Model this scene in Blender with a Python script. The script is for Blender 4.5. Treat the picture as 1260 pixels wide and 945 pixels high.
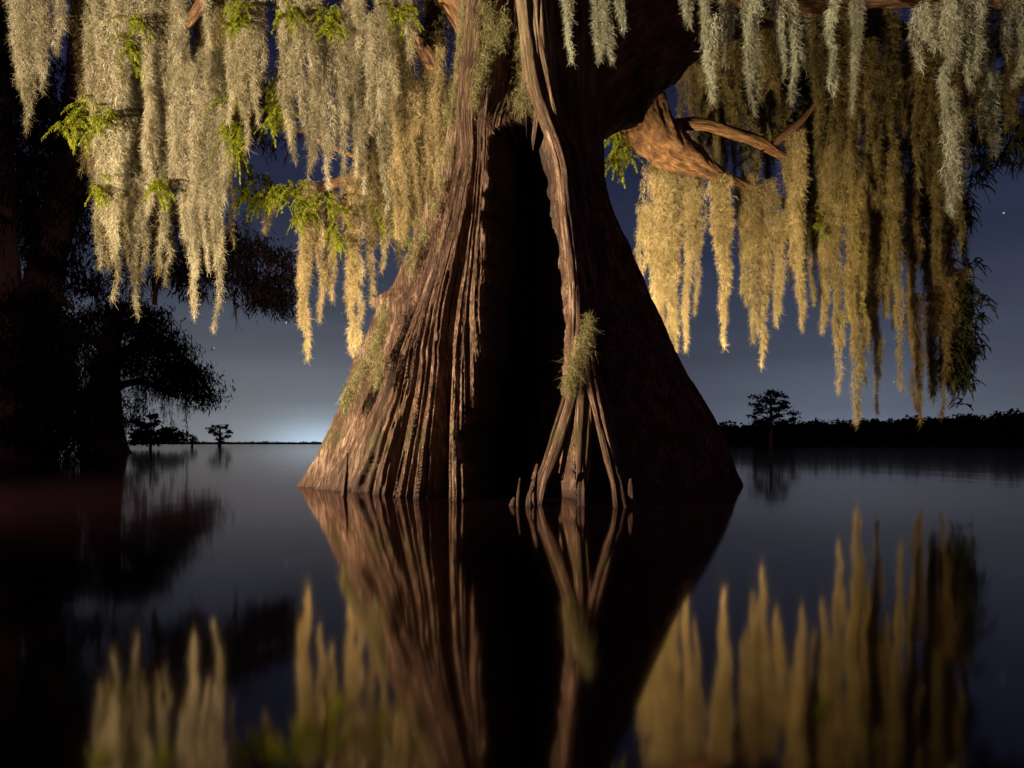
import bpy, math, random
import numpy as np
from mathutils import Vector

for o in list(bpy.data.objects):
    bpy.data.objects.remove(o)
C = bpy.context.scene.collection
sc = bpy.context.scene
rng = np.random.default_rng(7)
random.seed(7)
PI = math.pi

# ------------------------------------------------------------------ camera
CAM_H, F = 0.6, 840.0            # eye height in metres, focal length in photo pixels
cam = bpy.data.cameras.new('camera')
cam.sensor_width = 36
cam.lens = 24
cam.shift_y = 73.5 / 1260
cam.clip_start = 0.05
cam.clip_end = 8000
co = bpy.data.objects.new('camera', cam)
co.location = (0, 0, CAM_H)
co.rotation_euler = (PI / 2, 0, 0)
C.objects.link(co)
sc.camera = co

sc.render.engine = 'CYCLES'
sc.view_settings.view_transform = 'Standard'
sc.view_settings.look = 'None'
sc.view_settings.exposure = 0.0
sc.view_settings.gamma = 1
sc.cycles.max_bounces = 5
sc.cycles.diffuse_bounces = 2
sc.cycles.glossy_bounces = 3
sc.cycles.transmission_bounces = 2
sc.cycles.transparent_max_bounces = 4
sc.cycles.use_denoising = True
sc.cycles.denoiser = 'OPENIMAGEDENOISE'
sc.cycles.sample_clamp_indirect = 2.0
sc.cycles.caustics_reflective = False
sc.cycles.caustics_refractive = False


def s2l(c):
    return tuple((v / 255 / 12.92) if v / 255 <= 0.04045 else ((v / 255 + 0.055) / 1.055) ** 2.4 for v in c)


# ------------------------------------------------------------------ night sky
world = bpy.data.worlds.new('World')
sc.world = world
world.use_nodes = True
nt = world.node_tree
nt.nodes.clear()
N = nt.nodes.new
L = nt.links.new


def mth(tree, op, a, b=None, clamp=False):
    n = tree.nodes.new('ShaderNodeMath')
    n.operation = op
    n.use_clamp = clamp
    for i, v in enumerate((a, b)):
        if v is None:
            continue
        if isinstance(v, (int, float)):
            n.inputs[i].default_value = v
        else:
            tree.links.new(v, n.inputs[i])
    return n.outputs[0]


tc = N('ShaderNodeTexCoord')
sep = N('ShaderNodeSeparateXYZ')
L(tc.outputs['Generated'], sep.inputs[0])
X, Y, Z = sep.outputs
hor = mth(nt, 'SQRT', mth(nt, 'ADD', mth(nt, 'MULTIPLY', X, X), mth(nt, 'MULTIPLY', Y, Y)))
el = mth(nt, 'DIVIDE', Z, mth(nt, 'MAXIMUM', hor, 0.02))          # tan(elevation)
az = mth(nt, 'ARCTAN2', X, Y)                                     # 0 straight ahead, + right
ramp = N('ShaderNodeValToRGB')
L(mth(nt, 'MULTIPLY', mth(nt, 'MAXIMUM', el, 0.0), 1.0, clamp=True), ramp.inputs[0])
stops = [(0.0, (76, 80, 88)), (0.06, (71, 76, 87)), (0.14, (60, 66, 81)), (0.26, (44, 50, 70)),
         (0.42, (32, 36, 61)), (0.60, (20, 21, 43)), (1.0, (22, 11, 28))]
er = ramp.color_ramp
er.elements[0].position, er.elements[0].color = 0, (*s2l(stops[0][1]), 1)
er.elements[1].position, er.elements[1].color = 1, (*s2l(stops[-1][1]), 1)
for p, c in stops[1:-1]:
    e = er.elements.new(p)
    e.color = (*s2l(c), 1)


def glow(a0, w, h, col, power):
    da = mth(nt, 'DIVIDE', mth(nt, 'SUBTRACT', az, a0), w)
    de = mth(nt, 'DIVIDE', el, h)
    ex = mth(nt, 'ADD', mth(nt, 'MULTIPLY', da, da), mth(nt, 'POWER', mth(nt, 'ABSOLUTE', de), 1.4))
    g = mth(nt, 'MULTIPLY', mth(nt, 'EXPONENT', mth(nt, 'MULTIPLY', ex, -1.0)), power)
    n = N('ShaderNodeMixRGB')
    n.blend_type = 'MULTIPLY'
    n.inputs[0].default_value = 1
    n.inputs[1].default_value = (*col, 1)
    L(g, n.inputs[2])
    return n.outputs[0]


def addc(a, b):
    n = N('ShaderNodeMixRGB')
    n.blend_type = 'ADD'
    n.inputs[0].default_value = 1
    L(a, n.inputs[1])
    L(b, n.inputs[2])
    return n.outputs[0]


sky = ramp.outputs[0]
sky = addc(sky, glow(-0.34, 0.30, 0.13, (0.92, 0.96, 0.95), 0.145))
sky = addc(sky, glow(-0.27, 0.075, 0.030, (0.62, 0.88, 1.16), 0.52))
sky = addc(sky, glow(0.46, 0.20, 0.085, (0.62, 0.80, 1.15), 0.10))
# thin uneven cloud
mp = N('ShaderNodeMapping')
mp.inputs['Scale'].default_value = (2.2, 2.2, 14)
L(tc.outputs['Generated'], mp.inputs[0])
nz = N('ShaderNodeTexNoise')
nz.inputs['Scale'].default_value = 1.6
nz.inputs['Detail'].default_value = 4
L(mp.outputs[0], nz.inputs[0])
mul = N('ShaderNodeMixRGB')
mul.blend_type = 'MULTIPLY'
mul.inputs[0].default_value = 1
L(sky, mul.inputs[1])
mr = N('ShaderNodeMapRange')
mr.inputs[1].default_value, mr.inputs[2].default_value = 0.25, 0.75
mr.inputs[3].default_value, mr.inputs[4].default_value = 0.86, 1.12
L(nz.outputs[0], mr.inputs[0])
L(mr.outputs[0], mul.inputs[2])
sky = mul.outputs[0]
# maroon fill light added to the unseen sky behind the camera
bk = mth(nt, 'MULTIPLY', mth(nt, 'MULTIPLY', Y, -1.0, clamp=True), 1.0)
mbk = N('ShaderNodeMixRGB')
L(mth(nt, 'MULTIPLY', bk, 2.0, clamp=True), mbk.inputs[0])
L(sky, mbk.inputs[1])
mbk.inputs[2].default_value = (0.080, 0.030, 0.062, 1)
sky = mbk.outputs[0]
# a few stars
for (sx, sy, b) in [(352, 397, .5), (263, 428, .35), (1235, 262, .4), (886, 413, .2), (1040, 440, .2), (420, 385, .12), (1100, 470, .15), (470, 300, .1)]:
    d = Vector(((sx - 630) / F, 1, (546 - sy) / F)).normalized()
    vm = N('ShaderNodeVectorMath')
    vm.operation = 'DOT_PRODUCT'
    L(tc.outputs['Generated'], vm.inputs[0])
    vm.inputs[1].default_value = d
    s = mth(nt, 'MULTIPLY', mth(nt, 'GREATER_THAN', vm.outputs['Value'], math.cos(0.0009)), b)
    sky = addc(sky, s)
bg = N('ShaderNodeBackground')
L(sky, bg.inputs[0])
bg.inputs[1].default_value = 1.0
wo = N('ShaderNodeOutputWorld')
L(bg.outputs[0], wo.inputs[0])


# ------------------------------------------------------------------ the photographer's lamps
def lamp(name, kind, loc, energy, col, aim=None, size=0.1, angle=None, blend=0.6):
    l = bpy.data.lights.new(name, kind)
    l.energy = energy
    l.color = col
    l.shadow_soft_size = size
    if kind == 'SPOT':
        l.spot_size = math.radians(angle)
        l.spot_blend = blend
    o = bpy.data.objects.new(name, l)
    o.location = loc
    if aim:
        o.rotation_euler = (Vector(aim) - Vector(loc)).to_track_quat('-Z', 'Y').to_euler()
    C.objects.link(o)
    return o


lamp('torch_light', 'SPOT', (-9.9, 2.5, 1.5), 33000, (1.0, 0.77, 0.50), aim=(-2.8, 11.0, 5.2), size=0.06, angle=106, blend=0.8)
lamp('golden_torch_light', 'SPOT', (2.75, 12.35, 1.1), 7800, (1.0, 0.76, 0.41), aim=(4.9, 17.0, 4.2), size=0.15, angle=128, blend=0.8)
lamp('golden_torch_light', 'SPOT', (-2.3, 12.5, 0.9), 1700, (1.0, 0.75, 0.38), aim=(-4.2, 14.0, 4.5), size=0.15, angle=130, blend=0.7)


# ------------------------------------------------------------------ helpers
def P(px, py, d):
    return np.array([(px - 630) / F * d, d, CAM_H + (546 - py) / F * d])


def tag(o, label=None, cat=None, group=None, kind=None):
    if label: o['label'] = label
    if cat: o['category'] = cat
    if group: o['group'] = group
    if kind: o['kind'] = kind
    return o


def link(name, me, mat=None, parent=None, smooth=True):
    o = bpy.data.objects.new(name, me)
    C.objects.link(o)
    if mat: me.materials.append(mat)
    if smooth and len(me.polygons):
        me.polygons.foreach_set('use_smooth', np.ones(len(me.polygons), dtype=bool))
    if parent:
        o.parent = parent
    return o


def empty(name, loc=(0, 0, 0)):
    o = bpy.data.objects.new(name, None)
    o.location = loc
    C.objects.link(o)
    return o


def mesh_np(name, verts, quads, uv=None, attr=None, bp=None):
    """verts (n,3), quads (m,4); uv per vertex; attr per vertex float 'v'"""
    verts = np.asarray(verts, dtype=np.float32)
    quads = np.asarray(quads, dtype=np.int32)
    me = bpy.data.meshes.new(name)
    me.vertices.add(len(verts))
    me.vertices.foreach_set('co', verts.ravel())
    me.loops.add(quads.size)
    me.loops.foreach_set('vertex_index', quads.ravel())
    me.polygons.add(len(quads))
    me.polygons.foreach_set('loop_start', np.arange(0, quads.size, 4, dtype=np.int32))
    if uv is not None:
        l = me.uv_layers.new(name='UVMap')
        l.data.foreach_set('uv', np.asarray(uv, dtype=np.float32)[quads.ravel()].ravel())
    if attr is not None:
        a = me.attributes.new('v', 'FLOAT', 'POINT')
        a.data.foreach_set('value', np.asarray(attr, dtype=np.float32))
    if bp is not None:
        a = me.attributes.new('bp', 'FLOAT_VECTOR', 'POINT')
        a.data.foreach_set('vector', np.asarray(bp, dtype=np.float32).ravel())
    me.update(calc_edges=True)
    me.validate()
    return me


_tab = np.random.default_rng(99).random((256, 256)).astype(np.float32)


def vnoise(x, y):
    xi = np.floor(x).astype(int)
    yi = np.floor(y).astype(int)
    fx, fy = x - xi, y - yi
    fx = fx * fx * (3 - 2 * fx)
    fy = fy * fy * (3 - 2 * fy)
    g = lambda a, b: _tab[a & 255, b & 255]
    return (g(xi, yi) * (1 - fx) * (1 - fy) + g(xi + 1, yi) * fx * (1 - fy) + g(xi, yi + 1) * (1 - fx) * fy + g(xi + 1, yi + 1) * fx * fy)


def fbm(x, y, o=4):
    s, a, t = 0, 1, 0
    for i in range(o):
        s = s + a * vnoise(x * 2 ** i + 17.3 * i, y * 2 ** i + 5.1 * i)
        t += a
        a *= .5
    return s / t


# ------------------------------------------------------------------ materials
def new_mat(name):
    m = bpy.data.materials.new(name)
    m.use_nodes = True
    m.node_tree.nodes.clear()
    return m, m.node_tree


def bark_mat(name, c1, c2, c3, scale=1.0, bump=1.0, green=False):
    m, t = new_mat(name)
    n, l = t.nodes.new, t.links.new
    uv = n('ShaderNodeTexCoord')
    bpn = n('ShaderNodeAttribute')
    bpn.attribute_name = 'bp'
    src = bpn.outputs['Vector'] if green else uv.outputs['UV']
    a = n('ShaderNodeMapping')
    a.inputs['Scale'].default_value = (34, 34, 2.4) if green else (17 * scale, 1.5 * scale, 1)
    l(src, a.inputs[0])
    n1 = n('ShaderNodeTexNoise')
    n1.inputs['Scale'].default_value = 1.0
    n1.inputs['Detail'].default_value = 7
    n1.inputs['Roughness'].default_value = 0.72
    n1.inputs['Distortion'].default_value = 0.5
    l(a.outputs[0], n1.inputs[0])
    b = n('ShaderNodeMapping')
    b.inputs['Scale'].default_value = (5, 5, 1.6) if green else (5.0 * scale, 1.3 * scale, 1)
    l(src, b.inputs[0])
    n2 = n('ShaderNodeTexNoise')
    n2.inputs['Scale'].default_value = 1.0
    n2.inputs['Detail'].default_value = 6
    n2.inputs['Roughness'].default_value = 0.6
    l(b.outputs[0], n2.inputs[0])
    r = n('ShaderNodeValToRGB')
    r.color_ramp.elements[0].position = 0.36
    r.color_ramp.elements[0].color = (*c1, 1)
    r.color_ramp.elements[1].position = 0.66
    r.color_ramp.elements[1].color = (*c3, 1)
    e = r.color_ramp.elements.new(0.5)
    e.color = (*c2, 1)
    mx = n('ShaderNodeMath')
    mx.operation = 'ADD'
    h1 = mth(t, 'MULTIPLY', n1.outputs[0], 0.6)
    h2 = mth(t, 'MULTIPLY', n2.outputs[0], 0.4)
    l(h1, mx.inputs[0])
    l(h2, mx.inputs[1])
    l(mx.outputs[0], r.inputs[0])
    col = r.outputs[0]
    geo = n('ShaderNodeNewGeometry')
    sp = n('ShaderNodeSeparateXYZ')
    l(geo.outputs['Position'], sp.inputs[0])
    if green:
        # shade inside the hollow, painted into the bark colour
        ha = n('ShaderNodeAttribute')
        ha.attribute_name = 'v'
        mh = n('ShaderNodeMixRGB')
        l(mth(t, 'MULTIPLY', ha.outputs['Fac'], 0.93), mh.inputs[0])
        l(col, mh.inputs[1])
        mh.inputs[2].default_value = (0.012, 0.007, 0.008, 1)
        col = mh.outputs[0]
        # algae belt a little above the water, in patches
        g = mth(t, 'MULTIPLY', mth(t, 'SUBTRACT', sp.outputs[2], 0.66), 6.0)
        g = mth(t, 'EXPONENT', mth(t, 'MULTIPLY', mth(t, 'MULTIPLY', g, g), -1))
        n3 = n('ShaderNodeTexNoise')
        n3.inputs['Scale'].default_value = 2.2
        n3.inputs['Detail'].default_value = 3
        l(geo.outputs['Position'], n3.inputs[0])
        gm = mth(t, 'MULTIPLY', g, mth(t, 'MULTIPLY', mth(t, 'SUBTRACT', n3.outputs[0], 0.42), 6.0, clamp=True))
        mg = n('ShaderNodeMixRGB')
        l(mth(t, 'MULTIPLY', gm, 0.6), mg.inputs[0])
        l(col, mg.inputs[1])
        mg.inputs[2].default_value = (0.045, 0.048, 0.010, 1)
        # lichen-grey upper trunk
        gy = mth(t, 'MULTIPLY', mth(t, 'SUBTRACT', sp.outputs[2], 4.2), 0.33, clamp=True)
        n4 = n('ShaderNodeTexNoise')
        n4.inputs['Scale'].default_value = 1.5
        n4.inputs['Detail'].default_value = 5
        l(geo.outputs['Position'], n4.inputs[0])
        gy = mth(t, 'MULTIPLY', gy, mth(t, 'MULTIPLY', mth(t, 'SUBTRACT', n4.outputs[0], 0.40), 5.0, clamp=True))
        m2 = n('ShaderNodeMixRGB')
        l(mth(t, 'MULTIPLY', gy, 0.7), m2.inputs[0])
        l(mg.outputs[0], m2.inputs[1])
        m2.inputs[2].default_value = (0.20, 0.17, 0.09, 1)
        # wet stain at the waterline
        w = mth(t, 'SUBTRACT', 1.0, mth(t, 'MULTIPLY', sp.outputs[2], 1.9, clamp=True))
        m3 = n('ShaderNodeMixRGB')
        wet = mth(t, 'SUBTRACT', 1.0, mth(t, 'MULTIPLY', mth(t, 'MAXIMUM', mth(t, 'SUBTRACT', sp.outputs[2], 0.025), 0.0), 30.0, clamp=True))
        l(mth(t, 'ADD', mth(t, 'MULTIPLY', w, 0.66), mth(t, 'MULTIPLY', wet, 0.34)), m3.inputs[0])
        l(m2.outputs[0], m3.inputs[1])
        m3.inputs[2].default_value = (0.040, 0.022, 0.018, 1)
        col = m3.outputs[0]
    bp = n('ShaderNodeBump')
    bp.inputs['Strength'].default_value = 1.0 * bump
    bp.inputs['Distance'].default_value = 0.10 if green else 0.05
    l(mx.outputs[0], bp.inputs['Height'])
    bs = n('ShaderNodeBsdfPrincipled')
    l(col, bs.inputs['Base Color'])
    bs.inputs['Roughness'].default_value = 0.8
    bs.inputs['Specular IOR Level'].default_value = 0.25
    l(bp.outputs[0], bs.inputs['Normal'])
    o = n('ShaderNodeOutputMaterial')
    l(bs.outputs[0], o.inputs[0])
    return m


def fibre_mat(name, ca, cb, trans=0.3, rough=1.0):
    """diffuse + translucent strands, colour varying strand by strand (attribute v)"""
    m, t = new_mat(name)
    n, l = t.nodes.new, t.links.new
    at = n('ShaderNodeAttribute')
    at.attribute_name = 'v'
    mx = n('ShaderNodeMixRGB')
    l(at.outputs['Fac'], mx.inputs[0])
    mx.inputs[1].default_value = (*ca, 1)
    mx.inputs[2].default_value = (*cb, 1)
    d = n('ShaderNodeBsdfDiffuse')
    tr = n('ShaderNodeBsdfTranslucent')
    l(mx.outputs[0], d.inputs[0])
    l(mx.outputs[0], tr.inputs[0])
    ms = n('ShaderNodeMixShader')
    ms.inputs[0].default_value = trans
    l(d.outputs[0], ms.inputs[1])
    l(tr.outputs[0], ms.inputs[2])
    o = n('ShaderNodeOutputMaterial')
    l(ms.outputs[0], o.inputs[0])
    return m


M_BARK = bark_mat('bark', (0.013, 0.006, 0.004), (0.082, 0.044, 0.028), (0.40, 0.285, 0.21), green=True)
M_LIMB = bark_mat('limb_bark', (0.022, 0.010, 0.006), (0.12, 0.060, 0.028), (0.31, 0.18, 0.09), scale=1.6, bump=2.2)
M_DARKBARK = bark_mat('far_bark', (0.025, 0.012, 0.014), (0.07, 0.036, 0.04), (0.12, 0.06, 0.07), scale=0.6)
M_MOSS = fibre_mat('moss', (0.11, 0.10, 0.055), (0.60, 0.55, 0.40))
M_MOSS_GOLD = fibre_mat('moss_gold', (0.19, 0.155, 0.075), (0.60, 0.49, 0.28))
M_MOSS_GREY = fibre_mat('moss_grey', (0.15, 0.15, 0.10), (0.52, 0.55, 0.43))  # near moss tinted paler, in place of a whiter light on it
M_MOSS_SHADED = fibre_mat('moss_shaded', (0.07, 0.058, 0.025), (0.27, 0.22, 0.105))  # darker moss copy, shade of the back curtains painted into the colour
M_MOSS_OLIVE = fibre_mat('moss_olive', (0.12, 0.10, 0.04), (0.42, 0.34, 0.16))  # gold moss darkened, lamp falloff to the right painted in
M_MOSS_BROWN = fibre_mat('moss_brown', (0.08, 0.06, 0.025), (0.32, 0.235, 0.11))  # same painted falloff, darker still for the outermost strands
M_TUFT = fibre_mat('moss_cushion', (0.07, 0.07, 0.025), (0.28, 0.26, 0.13))
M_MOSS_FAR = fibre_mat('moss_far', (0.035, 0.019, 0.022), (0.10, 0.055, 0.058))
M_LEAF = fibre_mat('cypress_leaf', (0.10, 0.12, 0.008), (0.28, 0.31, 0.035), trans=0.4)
M_LEAF_SHADED = fibre_mat('cypress_leaf_shaded', (0.02, 0.028, 0.012), (0.05, 0.055, 0.022), trans=0.3)  # darkened leaf copy, shade of the unlit crown put into the colour
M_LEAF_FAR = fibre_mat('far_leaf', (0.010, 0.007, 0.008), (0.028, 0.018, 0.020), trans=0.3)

# ------------------------------------------------------------------ water
m, t = new_mat('swamp_water')
n, l = t.nodes.new, t.links.new
lw = n('ShaderNodeLayerWeight')
lw.inputs[0].default_value = 0.5
facing = lw.outputs['Facing']
refl = mth(t, 'ADD', mth(t, 'MULTIPLY', mth(t, 'POWER', facing, 2.9), 0.66), 0.045)
gl = n('ShaderNodeBsdfGlossy')
gl.inputs['Roughness'].default_value = 0.065
gl.inputs['Color'].default_value = (0.97, 0.87, 0.81, 1)
geo = n('ShaderNodeNewGeometry')
mpw = n('ShaderNodeMapping')
mpw.inputs['Scale'].default_value = (0.9, 0.45, 1)
l(geo.outputs['Position'], mpw.inputs[0])
nw = n('ShaderNodeTexNoise')
nw.inputs['Scale'].default_value = 1.1
nw.inputs['Detail'].default_value = 2
l(mpw.outputs[0], nw.inputs[0])
bw = n('ShaderNodeBump')
bw.inputs['Strength'].default_value = 0.10
bw.inputs['Distance'].default_value = 0.03
l(nw.outputs[0], bw.inputs['Height'])
l(bw.outputs[0], gl.inputs['Normal'])
df = n('ShaderNodeBsdfDiffuse')
df.inputs[0].default_value = (0.0065, 0.0024, 0.0042, 1)
ms = n('ShaderNodeMixShader')
l(refl, ms.inputs[0])
l(df.outputs[0], ms.inputs[1])
l(gl.outputs[0], ms.inputs[2])
o = n('ShaderNodeOutputMaterial')
l(ms.outputs[0], o.inputs[0])
M_WATER = m
me = mesh_np('water', [(-4000, -300, 0), (4000, -300, 0), (4000, 5000, 0), (-4000, 5000, 0)], [(0, 1, 2, 3)])
tag(link('water', me, M_WATER, smooth=False), 'still dark swamp water mirroring the trunk and the moss', None, None, 'structure')

# ------------------------------------------------------------------ trunk of the great cypress
TY = 10.2
zk = [-0.5, 0, .43, 1.04, 1.16, 1.77, 2.37, 2.86, 3.59, 4.32, 5.04, 5.77, 6.5, 7.23, 9.0, 11.0]
zl = np.array([-0.5, 0, .43, 1.16, 1.77, 2.37, 2.86, 3.59, 4.32, 5.04, 5.77, 6.5, 7.23, 9.0, 11.5])
xl = np.array([-3.30, -3.08, -2.84, -2.50, -2.31, -2.0, -1.72, -1.42, -1.15, -.97, -.86, -.78, -.70, -.6, -.5])
zr = np.array([-0.5, 0, .43, 1.04, 1.64, 2.13, 2.74, 3.34, 3.95, 4.56, 5.3, 6.5, 7.23, 9.0, 11.5])
xr = np.array([3.42, 3.22, 3.04, 2.68, 2.34, 2.10, 1.85, 1.70, 1.58, 1.48, 1.42, 1.32, 1.25, 1.1, .9])


def cxz(z):
    return np.interp(z, [-1, 0, 3.5, 5, 7.2, 11.5], [-.1, -.1, .2, .235, .3, .25])


def sstep(a, b, x):
    t_ = np.clip((x - a) / (b - a), 0, 1)
    return t_ * t_ * (3 - 2 * t_)


def r0(phi, z):
    rl = cxz(z) - np.interp(z, zl, xl)
    rr = np.interp(z, zr, xr) - cxz(z)
    s = 0.5 + 0.5 * np.sin(phi)
    r = rl * (1 - s) + rr * s
    base = np.exp(-np.maximum(z, 0) / 1.3)
    r = r - 0.55 * base * np.exp(-((phi + 0.75) / 0.42) ** 2)
    # the right-hand side is one broad flat face running back from the middle ridge
    rl_, rr_ = cxz(z) - np.interp(z, zl, xl), np.interp(z, zr, xr) - cxz(z)
    r1 = (rl_ * .4 + rr_ * .6) * (1 + .04 * base)
    f1, f2 = 0.27, 1.40
    ch = r1 * rr_ * np.sin(f2 - f1) / (r1 * np.sin(np.clip(phi, f1, f2) - f1) + rr_ * np.sin(f2 - np.clip(phi, f1, f2)))
    on = (phi > f1) & (phi < f2)
    k = np.interp(z, [4.5, 6.0], [.9, .3])
    r = np.where(on, r * (1 - k) + ch * k, r)
    return r


def proj(phi, z, r):
    x = cxz(z) + r * np.sin(phi)
    y = TY - r * np.cos(phi)
    return 630 + F * x / y, 546 - F * (z - CAM_H) / y


def seg_dist(px, py, poly):
    """distance in photo pixels to a polyline and the fraction along it"""
    best = np.full(px.shape, 1e9)
    fr = np.zeros(px.shape)
    poly = np.array(poly, float)
    sl = np.hypot(*(poly[1:] - poly[:-1]).T)
    cum = np.concatenate([[0], np.cumsum(sl)]) / sl.sum()
    for i in range(len(poly) - 1):
        a, b = poly[i], poly[i + 1]
        ab = b - a
        tt = np.clip(((px - a[0]) * ab[0] + (py - a[1]) * ab[1]) / (ab @ ab), 0, 1)
        d = np.hypot(px - a[0] - tt * ab[0], py - a[1] - tt * ab[1])
        mk = d < best
        best[mk] = d[mk]
        fr[mk] = (cum[i] + (cum[i + 1] - cum[i]) * tt)[mk]
    return best, fr


def ridge(px, py, poly, w0, w1, a0, a1, fade0=0.08, fade1=0.0):
    d, f = seg_dist(px, py, poly)
    w = w0 + (w1 - w0) * f
    a = a0 + (a1 - a0) * f
    env = np.ones_like(f)
    if fade0: env = env * sstep(0, fade0, f)
    if fade1: env = env * (1 - sstep(1 - fade1, 1, f))
    return a * env * np.exp(-(d / w) ** 2 * 0.9)


def trunk_point(px, py, out=0.0):
    for y in np.arange(5.5, 12, .02):
        x = (px - 630) / F * y
        z = CAM_H + (546 - py) / F * y
        dx, dy = x - cxz(z), TY - y
        ph_ = math.atan2(dx, dy)
        if math.hypot(dx, dy) < r0(ph_, z) + out:
            return np.array([x, y, z])
    y = TY - .4
    return P(px, py, y)


def trunk_mesh():
    nf = 1500
    ph = np.concatenate([np.linspace(-1.9, 1.75, nf), np.linspace(1.75, 2 * PI - 1.9, 220)[1:-1]])
    nz = 460
    tz = np.linspace(0, 1, nz)
    z1 = -0.5 + 11.8 * tz ** 1.35
    PH, ZZ = np.meshgrid(ph, z1)
    R = r0(PH, ZZ)
    front = (np.abs(PH) < 1.9)
    # small sideways drift so flutes are not ruler-straight
    px, py = proj(PH, ZZ, R)
    px = np.where(front, px, -9999)
    wob = (fbm(PH * 3 + 4, ZZ * 0.6, 2) - .5) * 5
    qx, qy = px + wob, py
    base = np.exp(-np.maximum(ZZ, 0) / 2.2)
    # fluting: continuous root ribs that fan out from the stem to the waterline
    RIBS = [
        [(553, 150), (542, 200), (478, 368), (447, 470), (375, 592)],
        [(558, 150), (550, 200), (492, 390), (456, 480), (394, 598)],
        [(562, 150), (556, 200), (502, 390), (470, 480), (412, 602)],
        [(566, 150), (562, 200), (514, 380), (485, 480), (438, 607)],
        [(571, 150), (568, 200), (524, 370), (501, 470), (467, 609)],
        [(576, 150), (574, 200), (535, 350), (517, 460), (490, 611)],
        [(582, 150), (580, 200), (551, 330), (535, 450), (515, 613)],
        [(590, 150), (587, 200), (574, 330), (560, 450), (561, 615)],
        [(598, 150), (595, 200), (588, 300), (585, 380), (592, 445), (598, 560), (600, 620)],
    ]
    zc = z1
    cols = []
    for rb in RIBS:
        zz_, pp_ = [], []
        for a, b in rb:
            p_ = trunk_point(a, b)
            zz_.append(p_[2])
            pp_.append(math.atan2(p_[0] - cxz(p_[2]), TY - p_[1]))
        o_ = np.argsort(zz_)
        c_ = np.interp(zc, np.array(zz_)[o_], np.array(pp_)[o_])
        kern = np.hanning(25)
        c_ = np.convolve(np.pad(c_, 12, mode='edge'), kern / kern.sum(), mode='valid')
        cols.append(c_)
    cols = np.array(cols)                       # (ribs, nz) angle of each rib at each height
    for k in range(1, len(cols)):
        cols[k] = np.maximum(cols[k], cols[k - 1] + .035)
    pre = np.array([cols[0] - .17 * k - .05 * (k % 2) for k in range(6, 0, -1)])
    post = np.array([cols[-1] + w_ for w_ in (.16, .30, .42, .56, .74, .90, 1.10, 1.28, 1.50, 1.72, 1.95)])
    allc = np.vstack([pre, cols, post])
    nr = len(allc)
    S = np.zeros_like(PH)
    GAP = np.zeros_like(PH)
    for q_ in range(nz):
        S[q_] = np.interp(ph, allc[:, q_], np.arange(nr))
        gi = np.clip(S[q_].astype(int), 0, nr - 2)
        GAP[q_] = (allc[gi + 1, q_] - allc[gi, q_]) * R[q_]
    rest_l = ph < allc[0, 0]
    S = S + np.where(PH < allc[0][None].min(), (PH - allc[0].min()) / .17, 0) + np.where(PH > 2.0, (PH - 2.0) / .2, 0)
    tt_ = S - np.floor(S)
    ri = np.floor(S).astype(int)
    dk = np.array([.55, .9, .6, .75, .55, .8] + [1.35, .9, 1.4, 1.1, 1.2, .75, 1.25, .35] + [.1, .1, .3, .4, .45, .35, .5, .4, .45, .4, .4, .4, .4])
    depth = GAP * dk[np.clip(ri, 0, len(dk) - 1)] * np.where(S > 15, .6, .85)
    vv_ = 1 - np.abs(2 * tt_ - 1)
    D = -np.minimum(depth, .62) * np.minimum(1, vv_ * 1.15) ** 1.7

    def crev(k, kz, off, p=.55):
        v = fbm(S * k + off, ZZ * kz + off, 2)
        return np.minimum(np.abs(2 * v - 1) * 3.0, 1.4) ** p - .7       # narrow crevices between fibres
    pitch = np.clip(GAP, .04, .5)
    D += crev(2.7, .10, 3) * .16 * pitch
    D += crev(6.0, .16, 9) * .12 * pitch
    D += crev(14, .40, 21, .8) * .085 * pitch
    D += crev(30, 1.2, 33, .9) * .045 * pitch
    D += (fbm(S * 9, ZZ * 2.2, 4) - .5) * .10 * pitch
    D += (fbm(S * 34, ZZ * 7, 2) - .5) * .02 * np.where(S > 16, .3, 1)
    # the knob on the outermost root
    D += .20 * np.exp(-((px - 484) / 12) ** 2 - ((py - 372) / 11) ** 2)
    # the hollow between the left flank and the middle ridge
    yy = np.clip(py, 60, 640)
    ey = [60, 138, 146, 165, 200, 300, 430, 445, 520, 640]
    el_ = np.interp(yy, ey, [655, 655, 626, 610, 601, 596, 594, 584, 572, 564])
    er_ = np.interp(yy, [60, 138, 146, 165, 200, 300, 400, 450, 500, 560, 600, 640], [662, 662, 674, 684, 698, 710, 716, 718, 722, 724, 724, 724])
    el_ = el_ + (fbm(ZZ * 3.2, ZZ * 0 + 3, 5) - .5) * 30
    er_ = er_ + (fbm(ZZ * 4.0, ZZ * 0 + 11, 4) - .5) * 8
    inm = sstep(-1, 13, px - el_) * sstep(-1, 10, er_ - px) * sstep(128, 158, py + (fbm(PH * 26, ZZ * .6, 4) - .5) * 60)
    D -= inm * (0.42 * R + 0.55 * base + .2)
    # upper groove between the two stems
    g = sstep(596, 612, px) * sstep(648, 634, px) * sstep(175, 60, py)
    D -= g * 0.42
    # inner face behind groove: some broken shaggy bark at the arch of the hollow
    # low swelling that carries the bundle of roots in the middle
    px2, py2 = proj(PH, ZZ, R + .1)
    px2 = np.where(front, px2, -9999)
    rr_ = [ridge(px2, py2, [(650, -60), (656, 0), (666, 70), (676, 140), (702, 200), (713, 300), (722, 400), (724, 446), (728, 540)], 15, 13, .22, .24, 0, .2)]
    D += np.maximum.reduce(rr_)
    # the wood between and beside the three roots lies well back
    D -= sstep(655, 690, px) * sstep(830, 745, px) * sstep(440, 500, py) * 0.35
    # left stem shoulder
    D += ridge(px, py, [(585, -60), (584, 40), (580, 120), (575, 200)], 15, 12, .18, .10, 0, .3)
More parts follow.
